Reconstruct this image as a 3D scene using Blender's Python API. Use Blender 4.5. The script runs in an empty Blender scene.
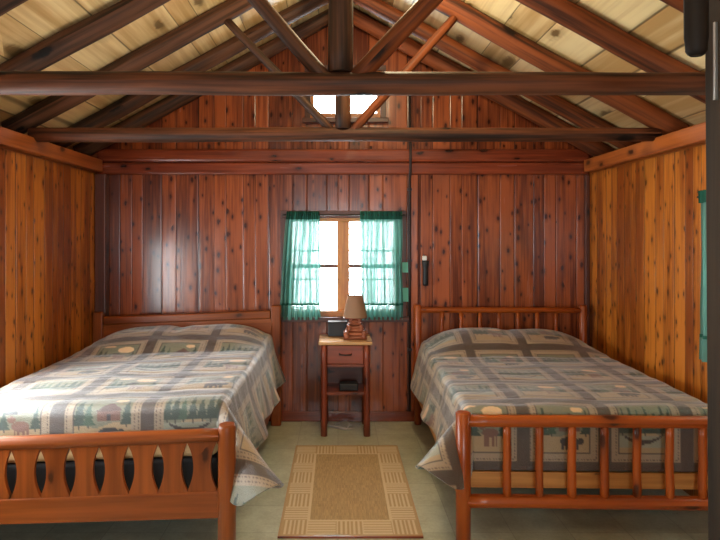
import bpy, math, random
import numpy as np
from mathutils import Vector, noise
random.seed(7)
sc = bpy.context.scene
C = sc.collection
PI = math.pi

# ------------------------------------------------------------------ constants of the place
H = 1.55                      # camera height
F = 580.0                     # focal length in pixels of the 720 px frame
XL, XR = -2.03, 2.12          # side walls (inner faces)
YB, YF = 4.915, -2.2          # back wall, front wall
XC = 0.03                     # ridge
SL = 0.545                    # roof slope
ZU0 = 3.375                   # underside of rafters at the ridge
ZR0 = 3.52                    # underside of roof boards at the ridge
def zr(x): return ZR0 - SL * abs(x - XC)
def zu(x): return ZU0 - SL * abs(x - XC)

def lin(c):
    c = c / 255.0
    return c / 12.92 if c <= 0.04045 else ((c + 0.055) / 1.055) ** 2.4
def S(r, g, b): return (lin(r), lin(g), lin(b), 1.0)

# ------------------------------------------------------------------ node helper
class NT:
    def __init__(s, name):
        s.m = bpy.data.materials.new(name); s.m.use_nodes = True
        s.t = s.m.node_tree; s.t.nodes.clear()
        s.out = s.n('ShaderNodeOutputMaterial')
    def n(s, typ, **kw):
        nd = s.t.nodes.new(typ)
        for k, v in kw.items(): setattr(nd, k, v)
        return nd
    def put(s, sock, v):
        if isinstance(v, bpy.types.NodeSocket): s.t.links.new(v, sock)
        else: sock.default_value = v
    def math(s, op, a, b=0.0, c=None, clamp=False):
        nd = s.n('ShaderNodeMath', operation=op); nd.use_clamp = clamp
        s.put(nd.inputs[0], a); s.put(nd.inputs[1], b)
        if c is not None: s.put(nd.inputs[2], c)
        return nd.outputs[0]
    def mr(s, v, a, b, c=0.0, d=1.0):
        nd = s.n('ShaderNodeMapRange'); nd.interpolation_type = 'SMOOTHSTEP'
        s.put(nd.inputs[0], v)
        for i, x in enumerate((a, b, c, d)): nd.inputs[i + 1].default_value = x
        return nd.outputs[0]
    def vec(s, x, y, z=0.0):
        nd = s.n('ShaderNodeCombineXYZ')
        for i, v in enumerate((x, y, z)): s.put(nd.inputs[i], v)
        return nd.outputs[0]
    def noise(s, v, scale=1.0, detail=3.0, rough=0.55):
        nd = s.n('ShaderNodeTexNoise'); s.put(nd.inputs['Vector'], v)
        nd.inputs['Scale'].default_value = scale; nd.inputs['Detail'].default_value = detail
        nd.inputs['Roughness'].default_value = rough
        return nd.outputs['Fac']
    def mix(s, f, a, b, blend='MIX'):
        nd = s.n('ShaderNodeMix', data_type='RGBA', blend_type=blend)
        s.put(nd.inputs[0], f); s.put(nd.inputs[6], a); s.put(nd.inputs[7], b)
        return nd.outputs[2]
    def uv(s):
        nd = s.n('ShaderNodeUVMap'); sp = s.n('ShaderNodeSeparateXYZ')
        s.t.links.new(nd.outputs[0], sp.inputs[0])
        return sp.outputs[0], sp.outputs[1]
    def bsdf(s, col, rough=0.5, spec=0.5, bump=None, bstr=0.3, bdist=0.01, **kw):
        p = s.n('ShaderNodeBsdfPrincipled')
        s.put(p.inputs['Base Color'], col); s.put(p.inputs['Roughness'], rough)
        s.put(p.inputs['Specular IOR Level'], spec)
        for k, v in kw.items(): s.put(p.inputs[k.replace('_', ' ')], v)
        if bump is not None:
            b = s.n('ShaderNodeBump'); b.inputs['Strength'].default_value = bstr; b.inputs['Distance'].default_value = bdist
            s.put(b.inputs['Height'], bump); s.t.links.new(b.outputs[0], p.inputs['Normal'])
        s.t.links.new(p.outputs[0], s.out.inputs[0])
        return p

def wood(name, light, dark, board=None, groove=0.004, knot=0.6, rough=0.4, var=0.3, kdark=0.3, gs=1.0,
         spec=0.5, coat=0.0, bump=0.35, ku=4.0, kv=9.0, lo=0.38, hi=0.92, tilt=0.0):
    T = NT(name); u, v = T.uv()
    if board:
        vw = T.math('ADD', v, T.math('ADD', T.math('MULTIPLY', T.math('SINE', T.math('MULTIPLY', v, 7.3)), board * 0.22), T.math('MULTIPLY', T.math('SINE', T.math('MULTIPLY', v, 18.1)), board * 0.16)))
        q = T.math('DIVIDE', vw, board)
        bi = T.math('FLOOR', q); bf = T.math('FRACT', q)
        wn = T.n('ShaderNodeTexWhiteNoise', noise_dimensions='1D'); T.put(wn.inputs['W'], bi)
        rnd = wn.outputs['Value']
    else:
        rnd = 0.5
    ro = T.math('MULTIPLY', rnd, 13.0)
    u2 = T.math('ADD', u, ro)
    n1 = T.noise(T.vec(T.math('MULTIPLY', u2, 2.2 * gs), T.math('MULTIPLY', v, 60 * gs), ro), 1.0, 4.0)
    n2 = T.noise(T.vec(T.math('MULTIPLY', u2, 0.9), T.math('MULTIPLY', v, 9.0), ro), 1.0, 3.0)
    f = T.math('ADD', T.math('MULTIPLY', n1, 0.6), T.math('MULTIPLY', n2, 0.7))
    f = T.math('ADD', f, T.math('MULTIPLY', T.math('SUBTRACT', rnd, 0.5), var))
    f = T.mr(f, lo, hi)
    col = T.mix(f, dark, light)
    h = T.math('MULTIPLY', n1, 0.25)
    if knot > 0:
        vo = T.n('ShaderNodeTexVoronoi', voronoi_dimensions='2D', feature='F1')
        wob = T.math('MULTIPLY', T.noise(T.vec(u, v), 25.0, 2.0), 0.14)
        T.put(vo.inputs['Vector'], T.vec(T.math('ADD', T.math('MULTIPLY', u2, ku), wob), T.math('ADD', T.math('MULTIPLY', v, kv), wob)))
        vo.inputs['Scale'].default_value = 1.0
        sp = T.n('ShaderNodeSeparateColor'); T.t.links.new(vo.outputs['Color'], sp.inputs[0])
        keep = T.math('GREATER_THAN', sp.outputs[0], 1.0 - knot)
        size = T.math('ADD', T.math('MULTIPLY', sp.outputs[1], 0.8), 0.5)
        d = T.math('DIVIDE', vo.outputs['Distance'], size)
        k = T.math('MULTIPLY', T.mr(d, 0.17, 0.07), keep)
        halo = T.math('MULTIPLY', T.mr(d, 0.38, 0.10, 0.0, 0.45), keep)
        col = T.mix(halo, col, tuple(c * 0.55 for c in dark[:3]) + (1,))
        col = T.mix(k, col, tuple(c * kdark for c in dark[:3]) + (1,))
    if board:
        e = T.math('MULTIPLY', T.math('MINIMUM', bf, T.math('SUBTRACT', 1.0, bf)), board)
        g = T.mr(e, groove, groove * 0.3)
        col = T.mix(T.math('MULTIPLY', g, 0.8), col, tuple(c * 0.16 for c in dark[:3]) + (1,))
        if tilt: h = T.math('ADD', h, T.math('MULTIPLY', T.math('MULTIPLY', T.math('SUBTRACT', rnd, 0.5), bf), tilt))
        h = T.math('SUBTRACT', h, T.math('MULTIPLY', T.mr(e, groove * 2.2, 0.0), 1.0))
    rg = T.math('ADD', T.math('MULTIPLY', n2, 0.18), rough - 0.09)
    T.bsdf(col, rg, spec, h, bump, 0.006, Coat_Weight=coat, Coat_Roughness=0.15)
    return T.m

def plain(name, col, rough=0.6, spec=0.4, metal=0.0, vary=0.15, scale=30.0):
    T = NT(name); tc = T.n('ShaderNodeTexCoord')
    n = T.noise(tc.outputs['Object'], scale, 3.0)
    c = T.mix(n, tuple(x * (1 - vary) for x in col[:3]) + (1,), tuple(min(1, x * (1 + vary)) for x in col[:3]) + (1,))
    T.bsdf(c, rough, spec, n, 0.1, 0.003, Metallic=metal)
    return T.m

def colattr(name, rough, spec, sheen=0.0, bscale=400.0, bstr=0.3, coat=0.0):
    T = NT(name); a = T.n('ShaderNodeAttribute', attribute_name='Col')
    tc = T.n('ShaderNodeTexCoord')
    n = T.noise(tc.outputs['Object'], bscale, 2.0)
    w = T.noise(tc.outputs['Object'], 14.0, 4.0)
    c = T.mix(T.math('MULTIPLY', n, 0.25), a.outputs['Color'], (0.02, 0.015, 0.01, 1))
    T.bsdf(c, rough, spec, T.math('ADD', n, T.math('MULTIPLY', w, 2.0)), bstr, 0.006, Sheen_Weight=sheen, Sheen_Roughness=0.3, Coat_Weight=coat, Coat_Roughness=0.5)
    return T.m

# ------------------------------------------------------------------ materials
M = {}
M['back'] = wood('red_stained_boards', S(156, 79, 40), S(92, 41, 23), board=0.135, knot=0.6, rough=0.24, var=0.28, kdark=0.38, ku=6.5, kv=13, lo=0.46, hi=0.80, coat=0.15, tilt=3.0)
M['side'] = wood('amber_pine_boards', S(192, 114, 38), S(130, 64, 17), board=0.105, knot=0.62, rough=0.32, var=0.34, kdark=0.3, ku=7.0, kv=15, lo=0.46, hi=0.80)
M['plate'] = wood('amber_plate_wood', S(176, 96, 38), S(118, 56, 22), knot=0.4, rough=0.4)
M['redtrim'] = wood('red_trim_wood', S(146, 66, 36), S(90, 36, 21), knot=0.3, rough=0.25, coat=0.2)
M['darktrim'] = wood('dark_trim_wood', S(98, 50, 32), S(58, 28, 20), knot=0.3, rough=0.4)
M['log'] = wood('dark_log', S(134, 70, 34), S(54, 27, 16), knot=0.25, rough=0.6, spec=0.25, var=0.0, gs=0.7, lo=0.46, hi=0.80, bump=1.0, ku=2.5, kv=6)
M['logshade'] = wood('shaded_log', S(92, 58, 38), S(34, 23, 17), knot=0.25, rough=0.6, spec=0.25, var=0.0, gs=0.7, lo=0.46, hi=0.80, bump=1.0, ku=2.5, kv=6)  # darker copy of the log wood, shade put into the colour
M['logbeam'] = wood('tie_beam_log', S(106, 60, 36), S(34, 21, 15), knot=0.25, rough=0.6, spec=0.25, var=0.0, gs=0.7, lo=0.46, hi=0.80, bump=1.0, ku=2.5, kv=6)
M['roof'] = wood('pale_roof_planks', S(246, 222, 168), S(194, 154, 98), board=0.262, groove=0.006, knot=0.35, rough=0.36, var=0.35, kdark=0.35, gs=0.5, ku=1.6, kv=3.6)
M['bedred'] = wood('orange_red_bed_wood', S(172, 82, 22), S(118, 48, 11), knot=0.3, rough=0.33, spec=0.4, gs=0.6, kdark=0.3, var=0.0)
M['bedbrown'] = wood('red_brown_bed_wood', S(152, 78, 28), S(104, 48, 14), knot=0.3, rough=0.36, spec=0.35, gs=0.6, kdark=0.3, var=0.0)
M['stand'] = wood('nightstand_wood', S(150, 70, 42), S(96, 40, 26), knot=0.3, rough=0.36, gs=0.8)
M['standtop'] = wood('nightstand_top_wood', S(206, 160, 104), S(160, 112, 66), knot=0.2, rough=0.3, gs=0.8)
M['railwood'] = wood('light_rail_wood', S(206, 146, 76), S(160, 100, 44), knot=0.3, rough=0.5, gs=0.6)
M['frame'] = wood('honey_window_wood', S(200, 130, 66), S(150, 86, 38), knot=0.1, rough=0.4)
M['post'] = wood('dark_post_wood', S(60, 45, 29), S(32, 23, 14), knot=0.2, rough=0.7, spec=0.15)
M['lamplog'] = wood('lamp_log_wood', S(170, 96, 62), S(112, 56, 36), knot=0.2, rough=0.4)
M['black'] = plain('black_plastic', S(32, 32, 34), 0.45)
M['blackcloth'] = plain('black_box_cloth', S(38, 36, 36), 0.9, 0.2)
M['cream'] = plain('cream_ticking', S(214, 180, 132), 0.8, 0.2)
M['pipe'] = plain('dark_pipe_paint', S(44, 32, 28), 0.5)
M['metal'] = plain('worn_bright_metal', S(200, 200, 196), 0.35, 0.5, 1.0)
M['iron'] = plain('dark_iron', S(52, 46, 42), 0.5, 0.5, 0.6)
M['darkbag'] = plain('dark_brown_leather', S(26, 20, 16), 0.6, 0.15)
M['white'] = plain('white_plastic', S(225, 222, 214), 0.5)
M['teal'] = plain('teal_paper', S(104, 176, 160), 0.8, 0.2)
M['quilt'] = colattr('printed_quilt_cotton', 0.48, 1.0, 0.52, 200.0, 0.9, 0.4)
M['rug'] = colattr('woven_rug', 0.9, 0.15, 0.1, 600.0, 0.5)
M['cord'] = plain('pale_cord', S(190, 180, 170), 0.5)

def m_floor():
    T = NT('vinyl_floor_tiles'); u, v = T.uv()
    fu = T.math('FRACT', T.math('DIVIDE', u, 0.305)); fv = T.math('FRACT', T.math('DIVIDE', v, 0.305))
    e = T.math('MINIMUM', T.math('MINIMUM', fu, T.math('SUBTRACT', 1.0, fu)), T.math('MINIMUM', fv, T.math('SUBTRACT', 1.0, fv)))
    wn = T.n('ShaderNodeTexWhiteNoise', noise_dimensions='2D')
    T.put(wn.inputs['Vector'], T.vec(T.math('FLOOR', T.math('DIVIDE', u, 0.305)), T.math('FLOOR', T.math('DIVIDE', v, 0.305))))
    n = T.noise(T.vec(u, v), 9.0, 5.0, 0.65); n2 = T.noise(T.vec(u, v), 60.0, 3.0)
    f = T.math('ADD', T.math('ADD', T.math('MULTIPLY', n, 0.6), T.math('MULTIPLY', n2, 0.3)), T.math('MULTIPLY', wn.outputs['Value'], 0.14))
    c = T.mix(T.mr(f, 0.3, 0.8), S(170, 172, 146), S(208, 212, 188))
    c = T.mix(T.mr(e, 0.010, 0.004, 0, 0.4), c, S(104, 98, 80))
    T.bsdf(c, T.math('ADD', T.math('MULTIPLY', n, 0.25), 0.2), 0.5, T.math('ADD', T.mr(e, 0.0, 0.012), n2), 0.1, 0.003)
    return T.m
M['floor'] = m_floor()

def m_glass():
    T = NT('window_glass')
    a = T.n('ShaderNodeBsdfTransparent'); b = T.n('ShaderNodeBsdfGlossy'); b.inputs['Roughness'].default_value = 0.02
    mx = T.n('ShaderNodeMixShader'); mx.inputs[0].default_value = 0.06
    T.t.links.new(a.outputs[0], mx.inputs[1]); T.t.links.new(b.outputs[0], mx.inputs[2]); T.t.links.new(mx.outputs[0], T.out.inputs[0])
    return T.m
M['glass'] = m_glass()
def m_sheer(name, col, opacity, front=None):
    T = NT(name); u, v = T.uv()
    wv = T.noise(T.vec(T.math('MULTIPLY', u, 420.0), T.math('MULTIPLY', v, 30.0)), 1.0, 2.0)
    gn = T.noise(T.vec(T.math('MULTIPLY', u, 34.0), T.math('MULTIPLY', v, 0.9)), 1.0, 2.0)
    d = T.n('ShaderNodeBsdfDiffuse'); d.inputs[0].default_value = front or col
    t = T.n('ShaderNodeBsdfTranslucent'); t.inputs[0].default_value = col
    m1 = T.n('ShaderNodeMixShader'); m1.inputs[0].default_value = 0.5
    T.t.links.new(d.outputs[0], m1.inputs[1]); T.t.links.new(t.outputs[0], m1.inputs[2])
    tr = T.n('ShaderNodeBsdfTransparent')
    m2 = T.n('ShaderNodeMixShader'); T.put(m2.inputs[0], T.math('ADD', T.mr(gn, 0.35, 0.62, opacity - (0.035 if opacity < 0.988 else 0), opacity + 0.01), T.math('MULTIPLY', wv, 0.02)))
    T.t.links.new(tr.outputs[0], m2.inputs[1]); T.t.links.new(m1.outputs[0], m2.inputs[2]); T.t.links.new(m2.outputs[0], T.out.inputs[0])
    return T.m
M['sheer'] = m_sheer('green_sheer_cloth', S(46, 82, 75), 0.978, S(122, 168, 154))
M['sheerdense'] = m_sheer('gathered_green_cloth', S(26, 62, 52), 0.995, S(60, 116, 98))
M['shade'] = m_sheer('tan_lamp_shade_cloth', S(150, 110, 84), 0.995, S(196, 156, 126))

# ------------------------------------------------------------------ mesh builder (UVs in metres, u along the grain)
class MB:
    def __init__(s): s.v = []; s.f = []; s.uv = []; s.sm = []
    def off(s): return random.uniform(0, 20), random.uniform(0, 20)
    def quad(s, pts, uvs, smooth=False):
        i = len(s.v); s.v += [tuple(p) for p in pts]; s.f.append(tuple(range(i, i + len(pts)))); s.uv.append(uvs); s.sm.append(smooth)
    def hexa(s, P, grain=None, world=False):
        """8 corners: bottom 0-3 (ccw seen from above), top 4-7; grain = axis index along the grain"""
        fs = [(3, 2, 1, 0), (4, 5, 6, 7), (0, 1, 5, 4), (1, 2, 6, 5), (2, 3, 7, 6), (3, 0, 4, 7)]
        ou, ov = (0, 0) if world else s.off()
        ext = [max(p[k] for p in P) - min(p[k] for p in P) for k in range(3)]
        i = len(s.v); s.v += [tuple(p) for p in P]
        for f in fs:
            n = (Vector(P[f[1]]) - Vector(P[f[0]])).cross(Vector(P[f[2]]) - Vector(P[f[1]]))
            k = max(range(3), key=lambda a: abs(n[a])); ax = [a for a in range(3) if a != k]
            ga = grain if grain in ax else max(ax, key=lambda a: ext[a])
            va = [a for a in ax if a != ga][0]
            s.f.append(tuple(i + q for q in f)); s.sm.append(False)
            s.uv.append([(P[q][ga] + ou, P[q][va] + ov) for q in f])
        return s
    def box(s, x0, x1, y0, y1, z0, z1, grain=None, world=False):
        return s.hexa([(x0, y0, z0), (x1, y0, z0), (x1, y1, z0), (x0, y1, z0), (x0, y0, z1), (x1, y0, z1), (x1, y1, z1), (x0, y1, z1)], grain, world)
    def tube(s, pts, radii, seg=14, lump=0.0, cap=True, flat=1.0, dome=False):
        pts = [Vector(p) for p in pts]; n = len(pts); ou, ov = s.off(); i0 = len(s.v)
        if dome:   # rounded ends
            pass
        L = 0.0; prev = None; seed = random.uniform(0, 100)
        for k, p in enumerate(pts):
            t = (pts[min(k + 1, n - 1)] - pts[max(k - 1, 0)]).normalized()
            if prev is None:
                up = Vector((0, 0, 1)) if abs(t.z) < 0.9 else Vector((0, 1, 0))
                a = t.cross(up).normalized()
            else: a = (prev - t * prev.dot(t)).normalized()
            prev = a; b = t.cross(a)
            if k: L += (p - pts[k - 1]).length
            r = radii[k] if hasattr(radii, '__len__') else radii
            for j in range(seg + 1):
                th = 2 * PI * j / seg; rr = r
                if lump: rr *= 1 + lump * noise.noise(Vector((math.cos(th) * 1.2 + seed, math.sin(th) * 1.2, L * 3)))
                q = p + a * (math.cos(th) * rr) + b * (math.sin(th) * rr * flat)
                s.v.append(tuple(q))
        L = [0.0]
        for k in range(1, n): L.append(L[-1] + (pts[k] - pts[k - 1]).length)
        r0 = radii[0] if hasattr(radii, '__len__') else radii
        W = seg + 1
        for k in range(n - 1):
            for j in range(seg):
                s.f.append((i0 + k * W + j, i0 + k * W + j + 1, i0 + (k + 1) * W + j + 1, i0 + (k + 1) * W + j)); s.sm.append(True)
                vv = [2 * PI * r0 * q / seg + ov for q in (j, j + 1)]
                s.uv.append([(L[k] + ou, vv[0]), (L[k] + ou, vv[1]), (L[k + 1] + ou, vv[1]), (L[k + 1] + ou, vv[0])])
        if cap:
            for k, rev in ((0, True), (n - 1, False)):
                ids = [i0 + k * W + j for j in range(seg)]
                if rev: ids = ids[::-1]
                s.f.append(tuple(ids)); s.sm.append(False)
                s.uv.append([((q - i0) % W / seg * 0.05 + ou, 0.03 * math.sin(q) + ov) for q in ids])
        return s
    def log(s, p0, p1, r0, r1=None, seg=16, n=14, wob=0.008, lump=0.10, flat=1.0):
        r1 = r0 if r1 is None else r1
        p0 = Vector(p0); p1 = Vector(p1); sd = random.uniform(0, 100); P = []; R = []
        for k in range(n + 1):
            t = k / n; e = math.sin(PI * t)
            w = Vector((noise.noise(Vector((sd, t * 3, 0))), noise.noise(Vector((sd, t * 3, 5))), noise.noise(Vector((sd, t * 3, 9))))) * wob * e
            P.append(p0.lerp(p1, t) + w); R.append(r0 + (r1 - r0) * t)
        return s.tube(P, R, seg, lump, True, flat)
    def rod(s, p0, p1, r, seg=12, dome=0.5):
        """straight round bar with softly rounded ends"""
        p0 = Vector(p0); p1 = Vector(p1); d = (p1 - p0).normalized(); e = r * dome
        P = [p0, p0 + d * e * 0.3, p0 + d * e, p0.lerp(p1, 0.5), p1 - d * e, p1 - d * e * 0.3, p1]
        return s.tube(P, [r * 0.55, r * 0.85, r, r, r, r * 0.85, r * 0.55], seg, 0.03)
    def lathe(s, prof, c, seg=28):
        i0 = len(s.v); ou, ov = s.off(); n = len(prof)
        for (r, z) in prof:
            for j in range(seg + 1):
                th = 2 * PI * j / seg; s.v.append((c[0] + r * math.cos(th), c[1] + r * math.sin(th), c[2] + z))
        W = seg + 1
        for k in range(n - 1):
            for j in range(seg):
                s.f.append((i0 + k * W + j, i0 + k * W + j + 1, i0 + (k + 1) * W + j + 1, i0 + (k + 1) * W + j)); s.sm.append(True)
                s.uv.append([(j / seg, k / n), ((j + 1) / seg, k / n), ((j + 1) / seg, (k + 1) / n), (j / seg, (k + 1) / n)])
        return s
    def build(s, name, mat, parent=None, bevel=0.0, label=None, merge=False, sub=0):
        me = bpy.data.meshes.new(name); me.from_pydata(s.v, [], s.f); me.update()
        ul = me.uv_layers.new(name='UVMap')
        flat = [c for f in s.uv for p in f for c in p]
        ul.data.foreach_set('uv', flat)
        me.polygons.foreach_set('use_smooth', s.sm)
        me.materials.append(M[mat] if isinstance(mat, str) else mat)
        o = bpy.data.objects.new(name, me); C.objects.link(o)
        if parent is not None: o.parent = parent
        if bevel > 0:
            b = o.modifiers.new('Bevel', 'BEVEL'); b.width = bevel; b.segments = 2; b.limit_method = 'ANGLE'; b.angle_limit = 0.9
        if label: o['label'] = label
        return o

def tag(o, label, cat, group=None, kind=None):
    o['label'] = label; o['category'] = cat
    if group: o['group'] = group
    if kind: o['kind'] = kind
    return o
def thing(name, label, cat, loc=(0, 0, 0), rz=0.0, group=None):
    o = bpy.data.objects.new(name, None); C.objects.link(o); o.empty_display_size = 0.1
    o.location = loc; o.rotation_euler = (0, 0, rz)
    return tag(o, label, cat, group)
def struct(o, label, cat='structure'):
    return tag(o, label, cat, kind='structure')

# ------------------------------------------------------------------ room shell
def wall_x(mb, y0, y1, holes, extra, x0=XL - 0.42, x1=XR + 0.42):
    """gable wall in an x-z plane between y0 and y1 with rectangular holes (xa,xb,za,zb)"""
    xs = sorted(set([x0, x1, XC] + [h[0] for h in holes] + [h[1] for h in holes]))
    for a, b in zip(xs[:-1], xs[1:]):
        mid = (a + b) / 2
        cuts = sorted([(h[2], h[3]) for h in holes if h[0] <= mid <= h[1]])
        z = 0.0; segs = []
        for (za, zb) in cuts: segs.append((z, za)); z = zb
        segs.append((z, None))
        for (za, zb) in segs:
            ta, tb = (zr(a) + 0.02, zr(b) + 0.02) if zb is None else (zb, zb)
            mb.hexa([(a, y0, za), (b, y0, za), (b, y1, za), (a, y1, za), (a, y0, ta), (b, y0, tb), (b, y1, tb), (a, y1, ta)], 2, True)
def wall_y(mb, x0, x1, holes, top):
    ys = sorted(set([YF, YB] + [h[0] for h in holes] + [h[1] for h in holes]))
    for a, b in zip(ys[:-1], ys[1:]):
        mid = (a + b) / 2
        cuts = sorted([(h[2], h[3]) for h in holes if h[0] <= mid <= h[1]])
        z = 0.0
        for (za, zb) in cuts + [(top, top)]:
            mb.box(x0, x1, a, b, z, za, 2, True); z = zb

WB = (-0.424, 0.517, 0.885, 1.72)          # back window opening (x0,x1,z0,z1)
WG = (-0.235, 0.36, 2.56, 2.965)           # gable window opening
WS = (2.30, 3.24, 0.92, 1.76)              # right wall window opening (y0,y1,z0,z1)
WL = (2.1, 3.36, 0.70, 1.52)               # left wall window opening
WF = (-0.4, 0.6, 1.1, 1.85)             # front wall opening

m = MB(); m.box(XL - 0.12, XR + 0.12, YF - 0.12, YB + 0.12, -0.1, 0.0, 0, True)
struct(m.build('floor', 'floor'), 'grey green square vinyl floor tiles of the cabin')
m = MB(); wall_x(m, YB, YB + 0.12, [WB, WG], 0)
struct(m.build('wall_back', 'back'), 'red stained knotty board wall with the window')
m = MB(); wall_x(m, YF - 0.12, YF, [WF], 0)
struct(m.build('wall_front', 'side'), 'amber board wall behind the viewer')
m = MB(); wall_y(m, XL - 0.12, XL, [WL], 2.09); m.box(XL - 0.42, XL, YF, YB, 2.09, 2.20, 1, True)
struct(m.build('wall_left', 'side'), 'amber knotty pine board wall at the left')
m = MB(); wall_y(m, XR, XR + 0.12, [WS], 2.09); m.box(XR, XR + 0.42, YF, YB, 2.09, 2.20, 1, True)
struct(m.build('wall_right', 'side'), 'amber knotty pine board wall at the right')
# roof boards run from front to back; UV v is the distance down the slope
m = MB(); th = 0.05
for sgn, xe in ((-1, XL - 0.42), (1, XR + 0.42)):
    x0 = XC; y0, y1 = YF - 0.12, YB + 0.12
    ln = abs(xe - x0) * math.hypot(1, SL)
    ou = 3.0 if sgn > 0 else 11.0
    uv = [(y0 + ou, ou), (y1 + ou, ou), (y1 + ou, ln + ou), (y0 + ou, ln + ou)]
    a = [(x0, y0, zr(x0)), (x0, y1, zr(x0)), (xe, y1, zr(xe)), (xe, y0, zr(xe))]
    t = [(p[0], p[1], p[2] + th) for p in a]
    m.quad(a if sgn < 0 else a, uv); m.quad(t[::-1], uv[::-1])
    for k in range(4):
        if k == 0: continue
        k2 = (k + 1) % 4
        m.quad([a[k], t[k], t[k2], a[k2]], [(0, 0), (0, th), (1, th), (1, 0)])
struct(m.build('ceiling', 'roof'), 'pale wide roof planks above the log rafters')

# trims: rounded rails across the back wall, plates on the side walls, corner boards, baseboard
def halflog(name, x0, x1, y, z, r, mat, label):
    m = MB(); m.log((x0, y, z), (x1, y, z), r, r, 16, 20, 0.004, 0.05, 1.0)
    return struct(m.build(name, mat), label)
m = MB(); m.box(XL, XR, YB - 0.05, YB, 2.19, 2.30, 0)
struct(m.build('trim_1', 'redtrim', bevel=0.02), 'upper horizontal red rail across the back wall')
m = MB(); m.box(XL, XR, YB - 0.035, YB, 2.085, 2.188, 0)
struct(m.build('trim_2', 'redtrim', bevel=0.015), 'lower horizontal red rail across the back wall')
m = MB(); m.box(XL, XL + 0.095, YB - 0.09, YB, 0.0, 2.085, 2)
struct(m.build('trim_3', 'darktrim', bevel=0.01), 'dark corner board at the left end of the back wall')
m = MB(); m.box(XR - 0.04, XR, YB - 0.04, YB, 0.0, 2.085, 2)
struct(m.build('trim_4', 'darktrim', bevel=0.008), 'dark corner board at the right end of the back wall')
m = MB(); m.box(XL, XL + 0.06, YF, YB - 0.05, 2.10, 2.205, 1)
struct(m.build('trim_5', 'plate', bevel=0.01), 'amber plate along the top of the left wall')
m = MB(); m.box(XR - 0.06, XR, YF, YB - 0.05, 2.10, 2.205, 1)
struct(m.build('trim_6', 'plate', bevel=0.01), 'amber plate along the top of the right wall')
m = MB(); m.box(XL + 0.095, XR - 0.04, YB - 0.022, YB, 0.0, 0.085, 0)
struct(m.build('baseboard_back', 'redtrim', bevel=0.006), 'dark red baseboard along the back wall')
m = MB(); m.box(0.615, 0.675, YB - 0.018, YB, 0.085, 2.085, 2)
struct(m.build('trim_7', 'back', bevel=0.004), 'raised vertical batten beside the dark pipe')

# ------------------------------------------------------------------ windows
def make_window(name, label, x0, x1, z0, z1, casing, mull, rows, thickrows, sash=0.022):
    """window in the back wall; front face at y=YB"""
    w = thing(name, label, 'window', (0, YB, 0)); w['kind'] = 'structure'
    f = MB(); j = 0.03
    f.box(x0, x0 + j, 0.0, 0.12, z0, z1, 2).box(x1 - j, x1, 0.0, 0.12, z0, z1, 2)
    f.box(x0 + j, x1 - j, 0.0, 0.12, z1 - j, z1, 0).box(x0 + j, x1 - j, 0.0, 0.12, z0, z0 + j * 1.6, 0)
    f.build('window_frame', 'frame', w, 0.003)
    if casing:
        c = MB(); q = casing
        c.box(x0 - q, x0, -0.022, 0, z0, z1, 2).box(x1, x1 + q, -0.022, 0, z0, z1, 2).box(x0 - q, x1 + q, -0.022, 0, z1, z1 + q, 0)
        c.build('casing', 'darktrim', w, 0.004)
        sl = MB(); sl.box(x0 - q - 0.02, x1 + q + 0.02, -0.055, 0.02, z0 - 0.04, z0, 0); sl.build('window_sill', 'darktrim', w, 0.006)
    edges = [x0 + j]
    if mull:
        mb = MB(); mb.box(mull[0], mull[1], 0.02, 0.11, z0 + j * 1.6, z1 - j, 2); mb.build('mullion', 'frame', w, 0.004)
        bays = [(x0 + j, mull[0]), (mull[1], x1 - j)]
    else: bays = [(x0 + j, x1 - j)]
    for (a, b) in bays:
        g = MB(); g.box(a, b, 0.066, 0.070, z0 + j * 1.6, z1 - j); g.build('pane', 'glass', w)
        for r in rows:
            t = MB(); t.box(a, b, 0.054, 0.082, r - 0.006, r + 0.006, 0); t.build('muntin', 'darktrim', w)
        for r in thickrows:
            t = MB(); t.box(a, b, 0.05, 0.086, r - 0.016, r + 0.016, 0); t.build('meeting_rail', 'darktrim', w)
    return w
make_window('window_1', 'double casement window in the back wall between green curtains', *WB, 0.06, (-0.008, 0.097), (1.44, 1.195), (1.308,))
make_window('window_2', 'small bright gable window high in the back wall', *WG, 0.045, None, (), ())

def side_window(name, label, xw, sgn, y0, y1, z0, z1):
    w = thing(name, label, 'window', (xw, 0, 0)); w['kind'] = 'structure'
    j = 0.035; a, b = (0.0, 0.12) if sgn > 0 else (-0.12, 0.0)
    f = MB()
    f.box(a, b, y0, y0 + j, z0, z1, 2).box(a, b, y1 - j, y1, z0, z1, 2).box(a, b, y0 + j, y1 - j, z1 - j, z1, 1).box(a, b, y0 + j, y1 - j, z0, z0 + j, 1)
    f.build('window_frame', 'frame', w, 0.003)
    c = MB(); q = 0.05; a, b = (-0.02, 0.0) if sgn > 0 else (0.0, 0.02)
    c.box(a, b, y0 - q, y0, z0 - q, z1 + q, 2).box(a, b, y1, y1 + q, z0 - q, z1 + q, 2).box(a, b, y0, y1, z1, z1 + q, 1).box(a, b, y0, y1, z0 - q, z0, 1)
    c.build('casing', 'plate', w, 0.003)
    ym = (y0 + y1) / 2; c = 0.06 * sgn
    t = MB(); t.box(c - 0.02, c + 0.02, ym - 0.03, ym + 0.03, z0 + j, z1 - j, 2); t.build('mullion', 'frame', w)
    for (p, q) in ((y0 + j, ym - 0.03), (ym + 0.03, y1 - j)):
        g = MB(); g.box(c - 0.002, c + 0.002, p, q, z0 + j, z1 - j); g.build('pane', 'glass', w)
side_window('window_3', 'window in the right wall behind the green curtain', XR, 1, *WS)
side_window('window_4', 'window in the left wall nearer than the left bed', XL, -1, *WL)

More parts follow.
